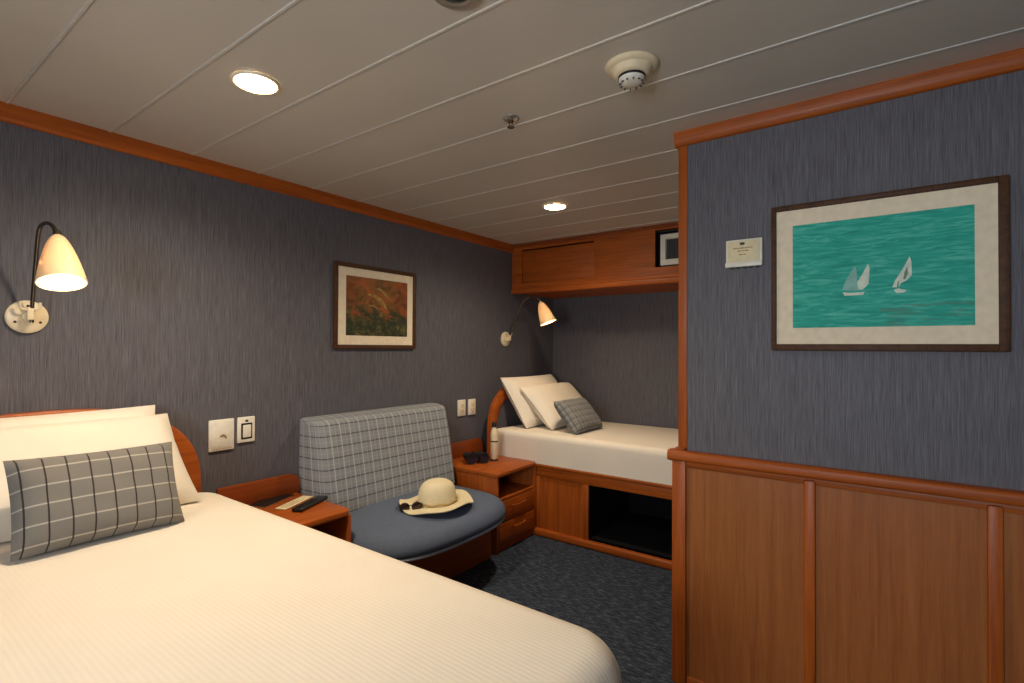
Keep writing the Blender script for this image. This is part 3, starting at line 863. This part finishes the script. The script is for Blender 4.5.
for k in range(12):
    a = 2*PI*k/12
    b.merge((lambda bb: (bmesh.ops.create_cube(bb, size=1, matrix=Matrix.Diagonal((.018, .003, .004, 1))), bb)[1])(bmesh.new()), Matrix.Rotation(a, 4, 'Z') @ Matrix.Translation((.029, 0, -.0505)) @ Matrix.Rotation(R(34), 4, 'Y'))
obj('fin', b, M['grey_grille'], sm)
sp = thing('sprinkler', 'small metal fire sprinkler head hanging from the ceiling', 'sprinkler', (1.487, 1.092, H))
obj('escutcheon', MB().lathe([(.0005, 0), (.030, 0), (.030, -.004), (.022, -.009), (.012, -.010), (.0005, -.010)], 32, None, False), M['steel'], sp)
b = MB().lathe([(.009, -.006), (.010, -.014), (.0005, -.015)], 16, None, False)
for sx in (-1, 1): b.tube([(sx*.007, 0, -.014), (sx*.012, 0, -.019), (sx*.010, 0, -.027), (0, 0, -.032)], .0022, 6, 4)
obj('frame', b, M['chrome'], sp)
obj('deflector', MB().lathe([(.0005, -.032), (.013, -.032), (.014, -.034), (.0005, -.035)], 20, None, False), M['chrome'], sp)
rv = thing('ceiling_vent', 'round grey ceiling vent cut off by the top of the photo', 'vent', (.874, .803, H))
obj('vent_ring', MB().lathe([(.034, -.001), (.034, -.010), (.044, -.012), (.060, -.007), (.064, -.001)], 40, None, False), M['steel'], rv)
b = MB().lathe([(.0005, -.002), (.034, -.002), (.034, -.001), (.0005, -.001)], 32, None, False)
b.lathe([(.0005, -.012), (.022, -.011), (.026, -.008), (.022, -.006), (.0005, -.006)], 32, None, False)
b.lathe([(.0005, -.001), (.006, -.001), (.006, -.007), (.0005, -.007)], 12, None, False)
obj('vent_disc', b, M['grey_grille'], rv)

# ------------------------------------------------------------------ light
def light(name, kind, loc, energy, color, rot=(0, 0, 0), **kw):
    d = bpy.data.lights.new(name, kind); d.energy = energy; d.color = color
    for k, v in kw.items(): setattr(d, k, v)
    o = bpy.data.objects.new(name, d); COL.objects.link(o); o.location = loc; o.rotation_euler = rot
    return o
WARM = (1, .82, .60)
for i, (x, y) in enumerate(((.818, 1.597), (2.566, 1.562))):
    light('downlight_beam', 'SPOT', (x, y, H-.03), (58, 44)[i], WARM, spot_size=R(160), spot_blend=.9, shadow_soft_size=.05)
# cool fill light shining through the added window behind the photographer
light('added_window_light', 'AREA', (XR-.12, (wy0+wy1)/2, (wz0+wz1)/2), 48, (.86, .93, 1), (0, R(-90), 0), shape='RECTANGLE', size=wz1-wz0, size_y=wy1-wy0)
w = bpy.data.worlds.new('World'); bpy.context.scene.world = w; w.use_nodes = True
w.node_tree.nodes['Background'].inputs[0].default_value = (.6, .75, 1, 1)
w.node_tree.nodes['Background'].inputs[1].default_value = .6

# ------------------------------------------------------------------ camera
F = 512.6
yaw, pit, rol = R(36.07), R(.67), R(.27)
fw = Vector((math.cos(yaw)*math.cos(pit), math.sin(yaw)*math.cos(pit), math.sin(pit)))
rt0 = Vector((math.sin(yaw), -math.cos(yaw), 0)); up0 = rt0.cross(fw)
rt = rt0*math.cos(rol)+up0*math.sin(rol); up = -rt0*math.sin(rol)+up0*math.cos(rol)
cam = bpy.data.cameras.new('camera'); cam.sensor_width = 36; cam.lens = F/1024*36; cam.clip_start = .02
co = bpy.data.objects.new('camera', cam); COL.objects.link(co)
m = Matrix((rt, up, -fw)).transposed().to_4x4(); m.translation = Vector((0, 0, CZ)); co.matrix_world = m
sc = bpy.context.scene; sc.camera = co
sc.view_settings.view_transform = 'Standard'; sc.view_settings.look = 'None'
sc.view_settings.gamma = 1; sc.view_settings.use_curve_mapping = False
sc.view_settings.exposure = 0.28
